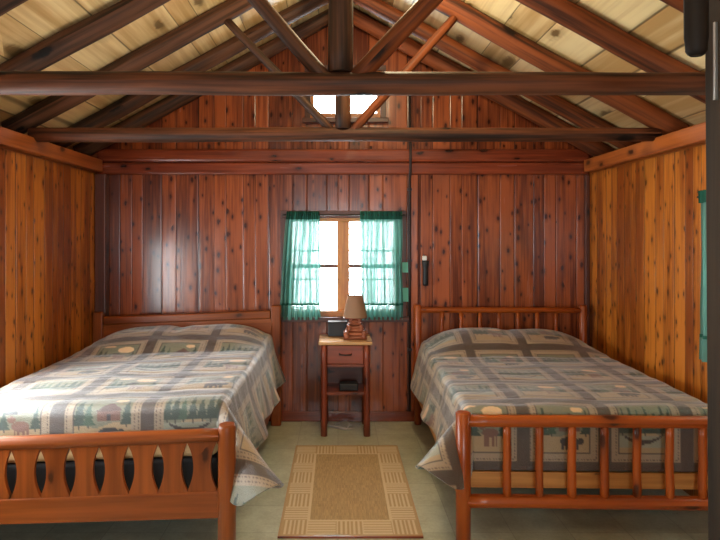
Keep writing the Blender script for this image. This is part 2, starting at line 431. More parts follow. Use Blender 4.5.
# ------------------------------------------------------------------ roof frame
RA = 0.063
names = {4.82: 'against the back wall', 4.39: 'second from the back wall', 3.80: 'above the farther tie beam', 3.18: 'between the two tie beams', 2.57: 'above the nearer tie beam'}
for y, where in names.items():
    for sgn, side in ((-1, 'left'), (1, 'right')):
        xe = XL - 0.13 if sgn < 0 else XR + 0.13
        zc = lambda x: zu(x) + RA / math.cos(math.atan(SL))
        xr_ = XC + sgn * 0.055
        m = MB(); m.log((xe, y, zc(xe)), (xr_, y, zc(xr_)), RA * random.uniform(0.98, 1.08), RA * random.uniform(0.88, 0.98), 18, 16, 0.02, 0.10)
        o = m.build('rafter', 'log' if sgn > 0 else 'logshade')  # left slope takes the darker copy, its shade painted in
        tag(o, f'dark log rafter of the {side} roof slope, {where}', 'rafter', 'log rafters of the roof')

B1Y, B2Y = 2.57, 3.80
def beam(y, zb, zt, r, label, mat):
    m = MB(); c = (zb + zt) / 2
    m.log((XL + 0.02, y, c), (XR - 0.02, y, c), r, r * 0.94, 20, 24, 0.012, 0.06)
    tag(m.build('tie_beam', mat), label, 'beam', 'log tie beams')
beam(B1Y, 1.55 + 143 * B1Y / F, 1.55 + 167 * B1Y / F, 0.0525, 'thick dark log tie beam nearer the viewer, crossing the whole picture', 'logbeam')
beam(B2Y, 1.55 + 96 * B2Y / F, 1.55 + 110.5 * B2Y / F, 0.048, 'thinner log tie beam farther back, just under the bright gable window', 'logbeam')
def kingpost(y, x, zb, r, label):
    m = MB(); m.log((x, y, zb), (x, y, ZU0 + 0.03), r, r, 12, 12, 0.006, 0.08)
    tag(m.build('king_post', 'logshade'), label, 'post', 'king posts of the roof trusses')
kingpost(B1Y, 0.011, 1.55 + 165 * B1Y / F, 0.055, 'thick upright king post on the nearer tie beam')
kingpost(B2Y, 0.033, 1.55 + 109 * B2Y / F, 0.052, 'slimmer upright king post on the farther tie beam, before the gable window')
def px(x, y, D): return ((x - 338) * D / F, D, H + (238 - y) * D / F)
def strut(D, p0, p1, r, label, mat):
    a = Vector(px(*p0, D)); b = Vector(px(*p1, D)); d = (b - a)
    # extend up to the rafter underside
    t = 1.0
    for k in range(400):
        q = a + d * t
        if q.z > zu(q.x) + 0.015: break
        t += 0.01
    m = MB(); m.log(a, a + d * t, r, r * 0.95, 14, 10, 0.006, 0.06)
    tag(m.build('strut', mat), label, 'strut', 'diagonal struts of the roof trusses')
strut(B1Y, (330, 84), (256, 0), 0.034, 'dark diagonal strut left of the nearer king post', 'logshade')
strut(B1Y, (351, 84), (430, 1), 0.042, 'red brown diagonal strut right of the nearer king post', 'log')
strut(B2Y, (333, 132), (230, 24), 0.028, 'thin diagonal strut left of the farther king post', 'logshade')
strut(B2Y, (352, 132), (455, 17), 0.031, 'thin diagonal strut right of the farther king post', 'log')

# ------------------------------------------------------------------ pipe, torch and notes on the back wall
m = MB(); m.tube([(0.606, YB - 0.016, 0.09), (0.606, YB - 0.016, 1.5), (0.606, YB - 0.016, 2.06), (0.606, YB - 0.066, 2.12), (0.606, YB - 0.066, 2.33), (0.606, YB - 0.016, 2.39), (0.606, YB - 0.016, 2.75)], 0.011, 10)
p = m.build('conduit_pipe', 'pipe'); tag(p, 'thin dark pipe running up the back wall right of the window', 'pipe')
for z in (0.6, 1.35, 1.95):
    k = MB(); k.box(0.588, 0.624, YB - 0.03, YB, z, z + 0.02); k.build('pipe_clip', 'pipe', p)
t = thing('flashlight', 'dark flashlight hanging on the back wall right of the window', 'flashlight', (0.735, YB - 0.04, 1.27))
m = MB(); m.lathe([(0.0, -0.12), (0.022, -0.12), (0.024, -0.10), (0.022, 0.02), (0.027, 0.05), (0.03, 0.07), (0.03, 0.09), (0.0, 0.09)], (0, 0, 0), 16); m.build('barrel', 'black', t)
m = MB(); m.box(-0.025, 0.012, -0.006, 0.03, 0.092, 0.13); m.build('hanging_clip', 'white', t, 0.006)
m = MB(); m.tube([(-0.01, 0.0, 0.12), (-0.01, 0.036, 0.14)], 0.004, 8); m.build('nail', 'iron', t)
for (x0, x1, z0, z1, lb) in ((0.538, 0.592, 1.015, 1.13, 'small teal paper note pinned right of the window, the lower brighter one'), (0.542, 0.590, 1.26, 1.345, 'small teal paper note pinned right of the window, the upper one')):
    m = MB()
    y = YB - 0.026
    for i in range(6):
        za, zb = z0 + (z1 - z0) * i / 6, z0 + (z1 - z0) * (i + 1) / 6
        c = lambda z: y - 0.012 * ((z1 - z) / (z1 - z0)) ** 2
        m.hexa([(x0, c(za) - 0.001, za), (x1, c(za) - 0.001, za), (x1, c(za), za), (x0, c(za), za), (x0, c(zb) - 0.001, zb), (x1, c(zb) - 0.001, zb), (x1, c(zb), zb), (x0, c(zb), zb)])
    tag(m.build('paper_note', 'teal'), lb, 'note')

# ------------------------------------------------------------------ curtains
def sheet(m, fn, nu, nv):
    base = len(m.v)
    for j in range(nv + 1):
        for i in range(nu + 1): m.v.append(fn(i / nu, j / nv)[0])
    for j in range(nv):
        for i in range(nu):
            q = [(i, j), (i + 1, j), (i + 1, j + 1), (i, j + 1)]
            m.f.append(tuple(base + b * (nu + 1) + a for a, b in q)); m.sm.append(True)
            m.uv.append([fn(a / nu, b / nv)[1] for a, b in q])
def curtain(label, x0t, x1t, x0b, x1b, zt, zb, y, folds, seed, axis='x', out=-1, group='sheer green window curtains'):
    """a gathered sheer panel; s across, t down. axis 'x': hangs parallel to the back wall, 'y': to a side wall"""
    root = thing('window_curtain', label, 'curtain', (0, 0, 0), 0, group)
    def pos(s, t, extra=0.0):
        z = zt + (zb - zt) * t
        a = x0t + (x1t - x0t) * s; b = x0b + (x1b - x0b) * s
        w = max(0.0, t) ** 0.8
        c = a * (1 - w) + b * w + 0.008 * noise.noise(Vector((s * 7 + seed, t * 3, 0)))
        amp = 0.010 + 0.014 * min(1, t * 1.6)
        ph = s * folds * 2 * PI + 1.6 * noise.noise(Vector((s * 5, t * 1.3, seed)))
        o = y + out * (0.022 + amp * math.sin(ph) + 0.006 * math.sin(ph * 2.7) + extra)
        return (c, o, z) if axis == 'x' else (o, c, z)
    L = abs(x1t - x0t) * 1.8
    m = MB(); sheet(m, lambda s, t: (pos(s, 0.045 + 0.81 * t), (s * L, t)), 110, 30); m.build('panel', 'sheer', root)
    m = MB(); sheet(m, lambda s, t: (pos(s, t * 0.075 - 0.02, 0.012 + 0.010 * math.sin(s * folds * 4 * PI)), (s * L, t)), 120, 5); m.build('gathered_header', 'sheerdense', root)
    m = MB(); sheet(m, lambda s, t: (pos(s, 0.845 + t * 0.02, 0.004), (s * L, t)), 110, 2); m.build('hem_band', 'sheerdense', root)
    m = MB(); sheet(m, lambda s, t: (pos(s, 0.865 + t * 0.135, 0.004 + 0.008 * math.sin(s * folds * 7 * PI)), (s * L, t)), 140, 5); m.build('ruffle', 'sheer', root)
    return root
curtain('sheer green curtain on the left half of the back window, flaring left', -0.425, -0.155, -0.50, -0.145, 1.755, 0.865, YB - 0.035, 8, 1.3)
curtain('sheer green curtain on the right half of the back window', 0.185, 0.535, 0.20, 0.54, 1.755, 0.865, YB - 0.035, 9, 4.1)
curtain('green curtain on the right wall, seen edge on beside the dark post', 2.28, 3.30, 2.28, 3.30, 1.80, 0.86, XR - 0.035, 12, 7.7, 'y')
def crod(p0, p1, label):
    m = MB(); m.rod(p0, p1, 0.007, 10); o = m.build('curtain_rod', 'iron'); tag(o, label, 'curtain rod')
    d = (Vector(p1) - Vector(p0)).normalized()
    for p in (p0, p1):
        q = Vector(p); w = Vector((0, 0.05, 0)) if abs(d.x) > 0.5 else Vector((0.05, 0, 0))
        k = MB(); k.tube([q, q + w], 0.005, 8); k.build('rod_bracket', 'iron', o)
crod((-0.46, YB - 0.055, 1.742), (0.56, YB - 0.055, 1.742), 'thin dark curtain rod over the back window')
crod((XR - 0.05, 2.24, 1.785), (XR - 0.05, 3.34, 1.785), 'thin dark curtain rod on the right wall')

# ------------------------------------------------------------------ quilts
CO = {k: np.array(S(*v)[:3]) for k, v in dict(sash=(70, 52, 40), tan=(164, 142, 116), dots=(92, 70, 52), sky=(122, 120, 96), ground=(172, 144, 104),
      tree=(22, 52, 32), tree2=(40, 76, 50), bear=(34, 22, 18), cabin=(116, 70, 50), roof=(84, 48, 38), moon=(232, 190, 142), line=(62, 44, 36), water=(150, 150, 130), canoe=(48, 30, 26), white=(200, 188, 170)).items()}
def quilt_colors(U, V, p, u0, v0):
    """printed block pattern on the cloth plane (metres); v runs towards the foot, pictures stand with their feet that way"""
    a = (U - u0) / p; b = (V - v0) / p
    i = np.floor(a).astype(int); j = np.floor(b).astype(int)
    a = a - i; b = b - j
    col = np.empty(U.shape + (3,)); col[:] = CO['sash']
    s = 0.16                                   # sash share, split on both sides
    def put(mask, c): col[mask] = CO[c]
    inb = (a > s / 2) & (a < 1 - s / 2) & (b > s / 2) & (b < 1 - s / 2)
    put(inb, 'tan')
    e = np.minimum(np.minimum(a, 1 - a), np.minimum(b, 1 - b))
    put((e > 0.095) & (e < 0.108) & (np.sin((a + b) * 160) > -0.2), 'dots')
    put((e > 0.138) & (e < 0.146) & (np.sin((a - b) * 160) > 0), 'dots')
    q = 0.185
    ins = e > q - 0.012
    put(ins, 'line')
    x = (a - q) / (1 - 2 * q); y = 1 - (b - q) / (1 - 2 * q)     # picture coordinates, y up
    pic = e > q
    put(pic, 'sky')
    hz = 0.36 + 0.05 * np.sin(x * 7 + i * 2.1)
    put(pic & (y < hz), 'ground')
    k = (i * 7 + j * 13 + 3 * (i * j)) % 3
    def tree(m, x0, y0, h, w, c='tree'):
        t = (y - y0) / h
        z = np.abs(x - x0) < w * (1 - t) * (0.65 + 0.35 * np.abs(((t * 4) % 1) - 1))
        put(m & (t > 0) & (t < 1) & z, c)
        put(m & (t > -0.12) & (t <= 0) & (np.abs(x - x0) < 0.012), 'bear')
    def ell(m, x0, y0, rx, ry, c): put(m & (((x - x0) / rx) ** 2 + ((y - y0) / ry) ** 2 < 1), c)
    def rect(m, xa, xb, ya, yb, c): put(m & (x > xa) & (x < xb) & (y > ya) & (y < yb), c)
    m0 = pic & (k == 0)
    ell(m0, 0.78, 0.86, 0.12, 0.07, 'moon')
    tree(m0, 0.10, 0.34, 0.6, 0.14); tree(m0, 0.26, 0.36, 0.45, 0.12, 'tree2'); tree(m0, 0.93, 0.36, 0.5, 0.12)
    rect(m0, 0.42, 0.82, 0.42, 0.58, 'cabin'); put(m0 & (y >= 0.58) & (y < 0.78) & (np.abs(x - 0.62) < (0.78 - y) * 1.25), 'roof'); rect(m0, 0.58, 0.66, 0.42, 0.53, 'bear')
    ell(m0, 0.62, 0.22, 0.19, 0.09, 'bear'); ell(m0, 0.83, 0.22, 0.07, 0.06, 'bear')
    for lx in (0.48, 0.57, 0.68, 0.76): rect(m0, lx - 0.03, lx + 0.03, 0.06, 0.2, 'bear')
    m1 = pic & (k == 1)
    rect(m1, 0, 1, 0.12, 0.34, 'water')
    for tx, th_ in ((0.06, 0.5), (0.2, 0.58), (0.34, 0.46), (0.5, 0.55), (0.66, 0.42), (0.82, 0.6), (0.95, 0.5)): tree(m1, tx, 0.40, th_, 0.11, 'tree' if tx != 0.34 else 'tree2')
    d = ((x - 0.45) / 0.36) ** 2
    put(m1 & (d < 1) & (y > 0.17 + 0.14 * d) & (y < 0.25 + 0.10 * d), 'canoe')
    m2 = pic & (k == 2)
    ell(m2, 0.70, 0.80, 0.2, 0.12, 'moon'); ell(m2, 0.25, 0.93, 0.16, 0.04, 'moon')
    for tx, th_ in ((0.08, 0.6), (0.22, 0.5), (0.36, 0.36), (0.92, 0.42)): tree(m2, tx, 0.32, th_, 0.12)
    ell(m2, 0.66, 0.38, 0.16, 0.09, 'cabin'); ell(m2, 0.50, 0.50, 0.07, 0.06, 'cabin'); ell(m2, 0.48, 0.62, 0.12, 0.04, 'bear')
    for lx in (0.56, 0.62, 0.72, 0.78): rect(m2, lx - 0.02, lx + 0.02, 0.12, 0.36, 'cabin')
    return col

def make_quilt(name, label, parent_loc, rz, w, L, R, zt, side_drop, foot_drop, corner_drop, flare, wallside, wallflare, pillow, p, u0, shear, seed, v0, group, cornerflare=36, res=0.0066):
    """cloth spread over a bed; local x across, -y towards the foot"""
    md = max(side_drop, foot_drop, corner_drop)
    us = np.arange(-w - md, w + md + res * 0.5, res); vs = np.arange(0, L + md + res * 0.5, res)
    nu, nv = len(us), len(vs)
    U, V = np.meshgrid(us, vs)
    verts = []; keep = np.zeros((nv, nu), bool); UC = U.copy(); VC = V.copy()
    for jv in range(nv):
        v = vs[jv]
        for iu in range(nu):
            u = us[iu]
            a = max(0.0, abs(u) - w); b = max(0.0, v - L); sg = 1 if u > 0 else -1
            r = math.hypot(a, b); ph = math.atan2(b, a) if r > 0 else 0.0
            # drop length by direction
            t1 = min(1, ph / (PI / 7)); t1 = t1 * t1 * (3 - 2 * t1)
            t2 = min(1, max(0, (ph - PI * 0.34) / (PI * 0.16))); t2 = t2 * t2 * (3 - 2 * t2)
            D = (side_drop * (1 - t1) + corner_drop * t1) * (1 - t2) + foot_drop * t2
            keep[jv, iu] = r < D
            rr = min(r, D)
            if r > D:
                UC[jv, iu] = sg * (w + rr * math.cos(ph)) if a > 0 else u
                VC[jv, iu] = L + rr * math.sin(ph) if b > 0 else v
            bx = sg * min(abs(u), w); by = min(v, L)
            base_f = wallflare if sg == wallside else flare
            cf = cornerflare if sg != wallside else 4.0
            fl = base_f * (1 - t2) + cf * max(0.0, math.sin(min(PI, ph / (PI / 2) * 1.2 * PI))) ** 1.15
            if b > 0 and ph > PI * 0.49: fl = 0.5
            sdist = rr / max(D, 1e-6)
            pos = by + (L + ph * 0.3 if b > 0 else 0)
            if a > 0 and sg != wallside: fl += 5.0 * sdist * math.sin(pos * 9 + seed) + 4.0 * noise.noise(Vector((pos * 5, sdist, seed)))
            tm = PI / 2 - math.radians(fl)
            if rr < R * tm: o, dn = R * math.sin(rr / R), R * (1 - math.cos(rr / R))
            else:
                e = rr - R * tm
                o = R * math.sin(tm) + e * math.cos(tm); dn = R * (1 - math.cos(tm)) + e * math.sin(tm)
            cx = bx + sg * o * math.cos(ph) if a > 0 else bx
            cy = by + (o * math.sin(ph) if b > 0 else 0.0)
            z = zt - dn
            # pillows under the cloth at the head
            hx = 1 - (abs(bx) / w) ** 5
            t = by / pillow[1]
            if t < 1:
                z += pillow[0] * (0.15 + 0.85 * hx) * (math.sin(PI * min(1, (t * 0.72 + 0.28))) ** 1.0) * max(0.0, 1 - 0.8 * rr / max(D, 1e-6))
                z -= 0.018 * math.exp(-(bx / 0.06) ** 2) * (1 - t)
            top = max(0.0, 1 - rr / 0.08)
            z += top * (0.012 * noise.noise(Vector((bx * 2.2, by * 2.6, seed))) + 0.008 * noise.noise(Vector((bx * 5, by * 11, seed + 3))))
            if t > 0.9:   # stitched creases across the bed
                fr = ((by + 0.01 * noise.noise(Vector((bx * 3, by * 2, 2)))) % 0.145) / 0.145
                z -= top * 0.0035 * math.exp(-((fr - 0.5) / 0.08) ** 2)
            if a > 0: cx += sg * 0.007 * noise.noise(Vector((pos * 12, rr * 7, seed + 9))) * (0.4 if sg == wallside else 1)
            z += shear * (bx - w)
            verts.append((cx, -cy, z))
    idx = np.arange(nu * nv).reshape(nv, nu)
    q = keep[:-1, :-1] | keep[1:, :-1] | keep[:-1, 1:] | keep[1:, 1:]
    jj, ii = np.nonzero(q)
    faces = np.stack([idx[jj, ii], idx[jj + 1, ii], idx[jj + 1, ii + 1], idx[jj, ii + 1]], 1)
    used = np.unique(faces); remap = -np.ones(nu * nv, int); remap[used] = np.arange(len(used))
    va = np.array(verts)[used]; faces = remap[faces]
    me = bpy.data.meshes.new(name); me.from_pydata(va.tolist(), [], faces.tolist()); me.update()
    # keep the cloth's lit side up
    if sum(pl.normal.z for pl in me.polygons[:2000]) < 0: me.flip_normals()
    col = quilt_colors(UC, VC, p, u0, v0).reshape(-1, 3)[used]
    # pale binding along the hem
    ca = me.color_attributes.new('Col', 'FLOAT_COLOR', 'POINT')
    ca.data.foreach_set('color', np.concatenate([col, np.ones((len(col), 1))], 1).astype(np.float32).ravel())
    me.polygons.foreach_set('use_smooth', [True] * len(me.polygons))
    me.materials.append(M['quilt'])
    o = bpy.data.objects.new(name, me); C.objects.link(o)
    sd = o.modifiers.new('Thickness', 'SOLIDIFY'); sd.thickness = 0.007; sd.offset = -1
    o.location = parent_loc; o.rotation_euler = (0, 0, rz)
    tag(o, label, 'bedspread', group)
    return o

# ------------------------------------------------------------------ left bed (cut-out footboard)
LX, LY = -1.245, 4.80
SH = 0.038
def shear(o, k=SH, ref=0.73):
    """the old bed stands a little out of level: its upper parts drop towards the wall"""
    for v in o.data.vertices: v.co.z += k * (v.co.x - ref) * min(1.0, max(0.0, v.co.z / 0.35))
    return o
bed = thing('bed', 'left wooden bed with a solid headboard and a footboard of cut-out lens shapes', 'bed', (LX, LY, 0), 0)
LB = 2.13                                   # headboard to footboard
for sx in (-1, 1):
    x = sx * 0.7335
    m = MB(); m.box(x - 0.042, x + 0.042, -0.032, 0.032, 0.0, 0.995, 2); shear(m.build('headboard_post', 'bedbrown', bed, 0.012))
    m = MB(); m.tube([(x, -LB, 0), (x, -LB, 0.3), (x, -LB, 0.64), (x, -LB, 0.68), (x, -LB, 0.694)], [0.042, 0.041, 0.040, 0.0395, 0.035], 18, 0.03); shear(m.build('footboard_post', 'bedbrown', bed))
    m = MB(); m.box(x * 0.985 - 0.014, x * 0.985 + 0.014, -LB + 0.042, -0.032, 0.20, 0.335, 1); shear(m.build('side_rail', 'bedbrown', bed, 0.004))
m = MB(); m.box(-0.6915, 0.6915, -0.026, 0.026, 0.885, 0.955, 0); shear(m.build('headboard_rail', 'bedbrown', bed, 0.012))
m = MB(); m.box(-0.6915, 0.6915, -0.012, 0.012, 0.30, 0.885, 0); shear(m.build('headboard_panel', 'bedbrown', bed))
m = MB(); m.log((-0.70, -LB, 0.645), (0.70, -LB, 0.645), 0.031, 0.031, 16, 12, 0.003, 0.03); shear(m.build('footboard_rail', 'bedbrown', bed))
m = MB(); m.box(-0.70, 0.70, -LB - 0.014, -LB + 0.014, 0.265, 0.39, 0); shear(m.build('footboard_board', 'bedbrown', bed, 0.006))
# slats whose edges are scooped so that each joint opens into a pointed lens
cuts = [-0.6915] + [0.688 - 0.135 * k for k in range(10, -1, -1) if 0.688 - 0.135 * k > -0.68]
cuts = sorted(cuts) + [0.735]
for a, b in zip(cuts[:-1], cuts[1:]):
    if b - a < 0.04: continue
    m = MB(); n = 18; z0, z1 = 0.388, 0.622; ou, ov = m.off()
    def edge(t):
        q = 1 - ((t - 0.5) / 0.46) ** 2
        return 0.0008 + 0.0275 * max(0.0, q)
    P = []
    for k in range(n + 1):
        t = k / n; z = z0 + (z1 - z0) * t
        xl = a + (edge(t) if a > -0.69 else 0); xr_ = b - (edge(t) if b < 0.70 else 0)
        P.append((xl, xr_, z))
    y0, y1 = -LB - 0.009, -LB + 0.009
    for k in range(n):
        (a0, b0, za), (a1, b1, zb) = P[k], P[k + 1]
        for (q, uvq) in (([(a0, y0, za), (b0, y0, za), (b1, y0, zb), (a1, y0, zb)], None), ([(b0, y1, za), (a0, y1, za), (a1, y1, zb), (b1, y1, zb)], None),
                         ([(a0, y1, za), (a0, y0, za), (a1, y0, zb), (a1, y1, zb)], None), ([(b0, y0, za), (b0, y1, za), (b1, y1, zb), (b1, y0, zb)], None)):
            m.quad(q, [(c[2] + ou, c[0] + c[1] + ov) for c in q])
    m.quad([(P[0][1], y0, z0), (P[0][0], y0, z0), (P[0][0], y1, z0), (P[0][1], y1, z0)], [(0, 0)] * 4)
    m.quad([(P[-1][0], y0, z1), (P[-1][1], y0, z1), (P[-1][1], y1, z1), (P[-1][0], y1, z1)], [(0, 0)] * 4)
    shear(m.build('footboard_slat', 'bedbrown', bed))

def padded(name, x, y0, y1, z0, z1, mat, loc, rz, label, cat, shr=None, r=0.03):
    m = MB(); m.box(-x, x, y0, y1, z0, z1, 1); o = m.build(name, mat, None, r)
    o.modifiers['Bevel'].segments = 4
    if shr:
        for v in o.data.vertices: v.co.z += shr * (v.co.x - 0.73)
    o.location = loc; o.rotation_euler = (0, 0, rz)
    tag(o, label, cat)
    return o
padded('box_spring', 0.655, -1.96, -0.045, 0.215, 0.475, 'blackcloth', (LX, LY, 0), 0, 'black covered box spring of the left bed, seen through the footboard cut-outs', 'box spring', SH, 0.02)
padded('mattress', 0.655, -1.96, -0.045, 0.478, 0.712, 'cream', (LX, LY, 0), 0, 'cream mattress of the left bed, seen through the footboard cut-outs', 'mattress', SH, 0.04)
make_quilt('bedspread', 'patchwork cabin print bedspread on the left bed, reaching the left wall', (LX, LY - 0.04, 0), 0, 0.655, 1.895, 0.05, 0.755,
           0.43, 0.20, 0.52, 14.0, -1, 0.0, (0.125, 0.62), 0.44, 0.10 + 0.22 - 0.44 * 2, SH, 2.2, 1.895 - 0.14 - 0.44 * 5, 'bedspreads')

# ------------------------------------------------------------------ right bed (log rails with spindles)
RX, RY, RRZ = 1.342, 4.80, math.radians(-1.3)
bed2 = thing('bed', 'right log bed with round spindles in its headboard and footboard', 'bed', (RX, RY, 0), RRZ)
RB = 1.95
for sx in (-1, 1):
    x = sx * 0.679
    m = MB(); m.rod((x, 0, 0.0), (x, 0, 0.998), 0.031, 16, 0.4); m.build('headboard_post', 'bedred', bed2)
    m = MB(); m.rod((x, -RB, 0.0), (x, -RB, 0.692), 0.037, 18, 0.14); m.build('footboard_post', 'bedred', bed2)
    m = MB(); m.box(x - 0.014, x + 0.014, -RB + 0.036, -0.03, 0.235, 0.345, 1); m.build('side_rail', 'railwood', bed2, 0.004)
def brail(name, y, z, r):
    m = MB(); m.log((-0.672, y, z), (0.672, y, z), r, r, 16, 12, 0.003, 0.04); m.build(name, 'bedred', bed2)
brail('headboard_rail', 0, 0.953, 0.024); brail('headboard_lower_rail', 0, 0.40, 0.024)
brail('footboard_rail', -RB, 0.648, 0.030); brail('footboard_lower_rail', -RB, 0.252, 0.033)
for k in range(7):
    x = -0.679 + 0.2005 + 0.156 * k
    m = MB(); m.log((x, 0, 0.40), (x, 0, 0.945), 0.016, 0.016, 12, 6, 0.004, 0.06); m.build('headboard_spindle', 'bedred', bed2)
for k in range(8):
    x = -0.679 + 0.215 + 0.1585 * k
    if x > 0.63: continue
    m = MB(); m.log((x, -RB, 0.26), (x, -RB, 0.64), 0.0205 * random.uniform(0.93, 1.1), 0.0195, 12, 6, 0.004, 0.06); m.build('footboard_spindle', 'bedred', bed2)
m = MB(); m.box(-0.665, 0.665, -RB + 0.075, -RB + 0.095, 0.285, 0.365, 0); m.build('foot_cross_board', 'railwood', bed2, 0.003)
for k in range(7):
    y = -0.25 - 0.25 * k
    m = MB(); m.box(-0.665, 0.665, y - 0.04, y + 0.04, 0.285, 0.303, 0); m.build('bed_slat', 'railwood', bed2)
padded('mattress', 0.615, -1.815, -0.04, 0.37, 0.655, 'cream', (RX, RY, 0), RRZ, 'cream mattress of the right bed, hidden under its bedspread', 'mattress', None, 0.04)
make_quilt('bedspread', 'patchwork cabin print bedspread on the right bed, hanging behind the spindles', (RX, RY - 0.03, 0), RRZ, 0.615, 1.79, 0.05, 0.69,
           0.37, 0.345, 0.43, 16.0, 1, 3.0, (0.14, 0.58), 0.41, -0.57 - 0.205 + 0.0, 0.0, 5.6, 1.79 + 0.33 - 0.41 * 6, 'bedspreads')

# ------------------------------------------------------------------ nightstand and the things on it
NX, NY = 0.058, 4.70
ns = thing('nightstand', 'narrow wooden nightstand under the window between the beds', 'nightstand', (NX, NY, 0))
m = MB(); m.box(-0.21, 0.21, -0.19, 0.17, 0.715, 0.742, 0); m.build('top', 'standtop', ns, 0.006)
for sx in (-1, 1):
    for y in (-0.155, 0.14):
        m = MB(); m.log((sx * 0.168, y, 0), (sx * 0.168, y, 0.716), 0.026, 0.024, 12, 6, 0.002, 0.04); m.build('leg', 'stand', ns)
    m = MB(); m.box(sx * 0.168 - 0.008, sx * 0.168 + 0.008, -0.135, 0.12, 0.555, 0.714, 1); m.build('side_panel', 'stand', ns)
m = MB(); m.box(-0.145, 0.145, 0.13, 0.145, 0.3, 0.714, 0); m.build('back_panel', 'darktrim', ns)
m = MB(); m.box(-0.145, 0.145, -0.165, -0.13, 0.54, 0.562, 0); m.build('rail', 'stand', ns, 0.004)
d = MB(); d.box(-0.142, 0.142, -0.17, -0.15, 0.565, 0.710, 0); d = d.build('drawer', 'stand', ns, 0.006)
m = MB(); m.tube([(-0.045, -0.17, 0.645), (-0.045, -0.19, 0.641), (0, -0.196, 0.638), (0.045, -0.19, 0.641), (0.045, -0.17, 0.645)], 0.006, 8); m.build('handle', 'iron', d)
m = MB(); m.box(-0.16, 0.16, -0.16, 0.145, 0.318, 0.342, 0); m.build('shelf', 'stand', ns, 0.004)
r = thing('clock_radio', 'black clock radio on the shelf of the nightstand', 'radio', (0.085, 4.62, 0.342))
m = MB(); m.box(-0.075, 0.075, -0.05, 0.05, 0.0, 0.06); m.build('body', 'black', r, 0.01)
m = MB(); m.box(-0.06, 0.06, -0.054, -0.048, 0.012, 0.034); m.build('display', 'iron', r, 0.002)
m = MB(); m.box(-0.055, 0.055, -0.053, -0.048, 0.042, 0.050); m.build('button_strip', 'iron', r)
r = thing('storage_box', 'small dark box on the nightstand behind the lamp', 'box', (-0.005, 4.80, 0.742))
m = MB(); m.box(-0.075, 0.075, -0.05, 0.05, 0.0, 0.115); m.build('body', 'black', r, 0.006)
m = MB(); m.box(-0.078, 0.078, -0.053, 0.053, 0.108, 0.122); m.build('lid', 'iron', r, 0.003)
lamp = thing('table_lamp', 'table lamp with a stacked log base and tan shade on the nightstand', 'lamp', (0.137, 4.66, 0.742))
zz = 0.0
for (hw, rr, nl) in ((0.092, 0.016, 2), (0.066, 0.014, 2), (0.046, 0.013, 2)):
    m = MB()
    for k in range(nl):
        z = zz + rr
        for s_ in (-1, 1):
            m.rod((-hw, s_ * hw * 0.62, z), (hw, s_ * hw * 0.62, z), rr, 10, 0.3)
            m.rod((s_ * hw * 0.72, -hw, z + rr * 1.0), (s_ * hw * 0.72, hw, z + rr * 1.0), rr * 0.9, 10, 0.3)
        zz += rr * (1.7 if k == 0 else 1.9)
    m.box(-hw * 0.6, hw * 0.6, -hw * 0.55, hw * 0.55, zz - rr * 3.4, zz - 0.004, 0)
    m.build('log_tier', 'lamplog', lamp)
m = MB(); m.lathe([(0, zz - 0.01), (0.024, zz - 0.01), (0.024, zz + 0.018), (0.012, zz + 0.025), (0.010, zz + 0.10), (0.0, zz + 0.10)], (0, 0, 0), 14); m.build('socket', 'lamplog', lamp)
m = MB(); m.lathe([(0.098, 0.170), (0.097, 0.176), (0.062, 0.340), (0.061, 0.345)], (0, 0, 0), 32)
o = m.build('lamp_shade', 'shade', lamp); sd = o.modifiers.new('Thickness', 'SOLIDIFY'); sd.thickness = 0.003
m = MB(); m.tube([(-0.096, 0, 0.172)] + [(-0.0965 * math.cos(a * PI / 12), -0.0965 * math.sin(a * PI / 12), 0.172) for a in range(1, 25)], 0.003, 6); m.build('shade_trim', 'stand', lamp)
m = MB(); m.tube([(0, -0.06, 0.35), (0, 0.06, 0.35)], 0.003, 6).tube([(-0.06, 0, 0.349), (0.06, 0, 0.349)], 0.003, 6); m.build('shade_spider', 'iron', lamp)
m = MB(); P = []
for k in range(60):
    t = k / 59
    P.append((-0.02 + 0.10 * math.sin(t * 9) + 0.06 * t, 4.80 - 0.12 * abs(math.sin(t * 6.5)), 0.006 + 0.06 * max(0, math.sin(t * 12)) * (1 - t)))
m.tube(P, 0.004, 6)
tag(m.build('power_cord', 'cord'), 'pale tangled power cord on the floor under the nightstand', 'cord')

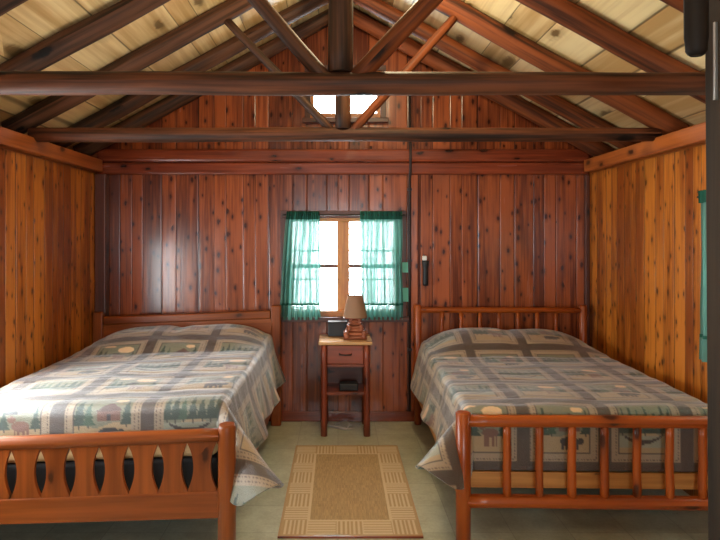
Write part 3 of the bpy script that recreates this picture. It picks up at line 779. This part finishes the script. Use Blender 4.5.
# ------------------------------------------------------------------ rug
def make_rug():
    x0, x1, y0, y1 = -0.308, 0.437, 3.007, 4.30
    nx, ny = 186, 324
    X, Y = np.meshgrid(np.linspace(0, 1, nx), np.linspace(0, 1, ny))
    light = np.array(S(238, 218, 180)[:3]); mid = np.array(S(208, 178, 134)[:3]); inner = np.array(S(206, 176, 130)[:3])
    rs = np.random.RandomState(3)
    a = X * 5; b = (1 - Y) * 8; i = np.clip(np.floor(a), 0, 4); j = np.clip(np.floor(b), 0, 7)
    V = ((i + j) % 2 == 1)
    s1 = np.sin(a * 2 * PI * 6.5); s2 = np.sin(b * 2 * PI * 6.0)
    st = np.where(V, s1, s2 * 0.45 + 0.3) > 0.05
    col = np.where(st[..., None], light, mid)
    h = np.where(st, 0.0, -0.001)
    inside = (a > 1) & (a < 4) & (b > 1) & (b < 7)
    g = 0.82 + 0.36 * rs.rand(ny, nx); g2 = np.repeat(rs.rand(ny // 9 + 1, nx), 9, 0)[:ny]
    col = np.where(inside[..., None], inner * (0.72 + 0.28 * g2 + 0.15 * (g - 1))[..., None] * 1.08, col * (0.9 + 0.1 * g)[..., None])
    ring = ((a > 0.94) & (a < 4.06) & (b > 0.94) & (b < 7.06)) & ~((a > 1.03) & (a < 3.97) & (b > 1.03) & (b < 6.97))
    col = np.where(ring[..., None], light, col)
    edge = (X < 0.012) | (X > 0.988) | (Y < 0.008) | (Y > 0.992)
    col = np.where(edge[..., None], mid, col)
    zt = 0.009 + h
    verts = [(x0 + (x1 - x0) * X[q, p], y0 + (y1 - y0) * Y[q, p], zt[q, p]) for q in range(ny) for p in range(nx)]
    me = bpy.data.meshes.new('rug_face')
    faces = [(q * nx + p, q * nx + p + 1, (q + 1) * nx + p + 1, (q + 1) * nx + p) for q in range(ny - 1) for p in range(nx - 1)]
    me.from_pydata(verts, [], faces); me.update()
    ca = me.color_attributes.new('Col', 'FLOAT_COLOR', 'POINT')
    ca.data.foreach_set('color', np.concatenate([col.reshape(-1, 3), np.ones((nx * ny, 1))], 1).astype(np.float32).ravel())
    me.materials.append(M['rug'])
    root = thing('rug', 'tan woven rug with a border of striped squares on the floor between the beds', 'rug', (0, 0, 0))
    o = bpy.data.objects.new('woven_face', me); C.objects.link(o); o.parent = root
    m = MB()
    m.box(x0 - 0.004, x1 + 0.004, y0 - 0.008, y0, 0.0, 0.010, 0).box(x0 - 0.004, x1 + 0.004, y1, y1 + 0.008, 0.0, 0.010, 0)
    m.box(x0 - 0.004, x0, y0, y1, 0.0, 0.010, 1).box(x1, x1 + 0.004, y0, y1, 0.0, 0.010, 1)
    m.build('binding', 'standtop', root)
    m = MB(); m.box(x0 - 0.004, x1 + 0.004, y0 - 0.016, y0 - 0.008, 0.0, 0.009, 0); m.build('near_edge_binding', 'stand', root)
make_rug()

# ------------------------------------------------------------------ dark post at the right, with what hangs on it
PY = 1.40
post = thing('timber_post', 'dark timber post close to the viewer at the right edge', 'post', (0, PY, 0))
def pxx(x): return (x - 338) * (PY + 0.10) / F
m = MB()
m.hexa([(pxx(709), 0, 0), (pxx(709) + 0.12, 0, 0), (pxx(709) + 0.12, 0.10, 0), (pxx(709), 0.10, 0), (pxx(702), 0, 2.92), (pxx(702) + 0.12, 0, 2.92), (pxx(702) + 0.12, 0.10, 2.92), (pxx(702), 0.10, 2.92)], 2)
m.build('shaft', 'post', post, 0.006)
m = MB(); m.box(0.939, 0.952, 0.046, 0.053, H + (238 - 100) * 1.45 / F, H + (238 - 22) * 1.45 / F, 2); m.build('metal_strip', 'metal', post, 0.001)
bag = thing('hanging_bag', 'dark rounded bag hanging at the top left of the near post', 'bag', (0.880, PY + 0.03, 0))
m = MB(); n = 24
zb = H + (238 - 52) * PY / F
prof = [(zb, 0.015), (zb + 0.004, 0.021), (zb + 0.012, 0.026)]
for k in range(2, n + 1):
    t = k / n; z = zb + 0.36 * t
    hw = 0.029 * min(1, (t / 0.10)) ** 0.45 if t < 0.10 else 0.029 * (1 - 0.25 * max(0, t - 0.5))
    prof.append((z, max(hw, 0.004)))
m.tube([(0.004 - 0.006 * (z - zb), 0, z) for z, w in prof], [w for z, w in prof], 20, 0.05, True, 0.75); m.build('body', 'darkbag', bag)
m = MB(); m.tube([(0.0, 0, zb + 0.34), (0.03, 0, zb + 0.42), (0.066, 0.02, zb + 0.46)], 0.006, 8); m.build('strap', 'darkbag', bag)

# ------------------------------------------------------------------ light
w = bpy.data.worlds.new('World'); sc.world = w; w.use_nodes = True
bg = w.node_tree.nodes['Background']; bg.inputs[0].default_value = (0.84, 0.95, 1.0, 1); bg.inputs[1].default_value = 34.0
def portal(loc, rot, sx, sy):
    l = bpy.data.lights.new('daylight_portal', 'AREA'); l.shape = 'RECTANGLE'; l.size = sx; l.size_y = sy; l.cycles.is_portal = True
    o = bpy.data.objects.new('daylight_portal', l); C.objects.link(o); o.location = loc; o.rotation_euler = rot
def mid(a, b): return (a + b) / 2
portal((mid(WB[0], WB[1]), YB + 0.13, mid(WB[2], WB[3])), (-PI / 2, 0, 0), WB[1] - WB[0], WB[3] - WB[2])
portal((mid(WG[0], WG[1]), YB + 0.13, mid(WG[2], WG[3])), (-PI / 2, 0, 0), WG[1] - WG[0], WG[3] - WG[2])
portal((mid(WF[0], WF[1]), YF - 0.13, mid(WF[2], WF[3])), (PI / 2, 0, 0), WF[1] - WF[0], WF[3] - WF[2])
portal((XR + 0.13, mid(WS[0], WS[1]), mid(WS[2], WS[3])), (0, PI / 2, 0), WS[3] - WS[2], WS[1] - WS[0])
portal((XL - 0.13, mid(WL[0], WL[1]), mid(WL[2], WL[3])), (0, -PI / 2, 0), WL[3] - WL[2], WL[1] - WL[0])
def bulb_or_fill(loc, e, col, r=0.05):
    l = bpy.data.lights.new('bulb_or_fill', 'POINT'); l.energy = e; l.color = col; l.shadow_soft_size = r
    o = bpy.data.objects.new('bulb_or_fill', l); C.objects.link(o); o.location = loc
bulb_or_fill((0.30, 3.15, 3.08), 45, (1.0, 0.82, 0.5))
bulb_or_fill((0.1, 0.2, 2.6), 22, (1.0, 0.74, 0.45), 0.12)  # added warm fill near the camera, no fixture known there

# ------------------------------------------------------------------ camera
cd = bpy.data.cameras.new('Camera'); cam = bpy.data.objects.new('Camera', cd); C.objects.link(cam)
cam.location = (0, 0, H); cam.rotation_euler = (PI / 2, 0, 0)
cd.sensor_width = 36.0; cd.lens = F / 720 * 36.0; cd.shift_x = 22 / 720; cd.shift_y = -32 / 720; cd.clip_start = 0.02
sc.camera = cam
sc.view_settings.view_transform = 'Standard'; sc.view_settings.look = 'None'; sc.view_settings.gamma = 1.0
sc.view_settings.use_curve_mapping = False
sc.view_settings.exposure = 0.0
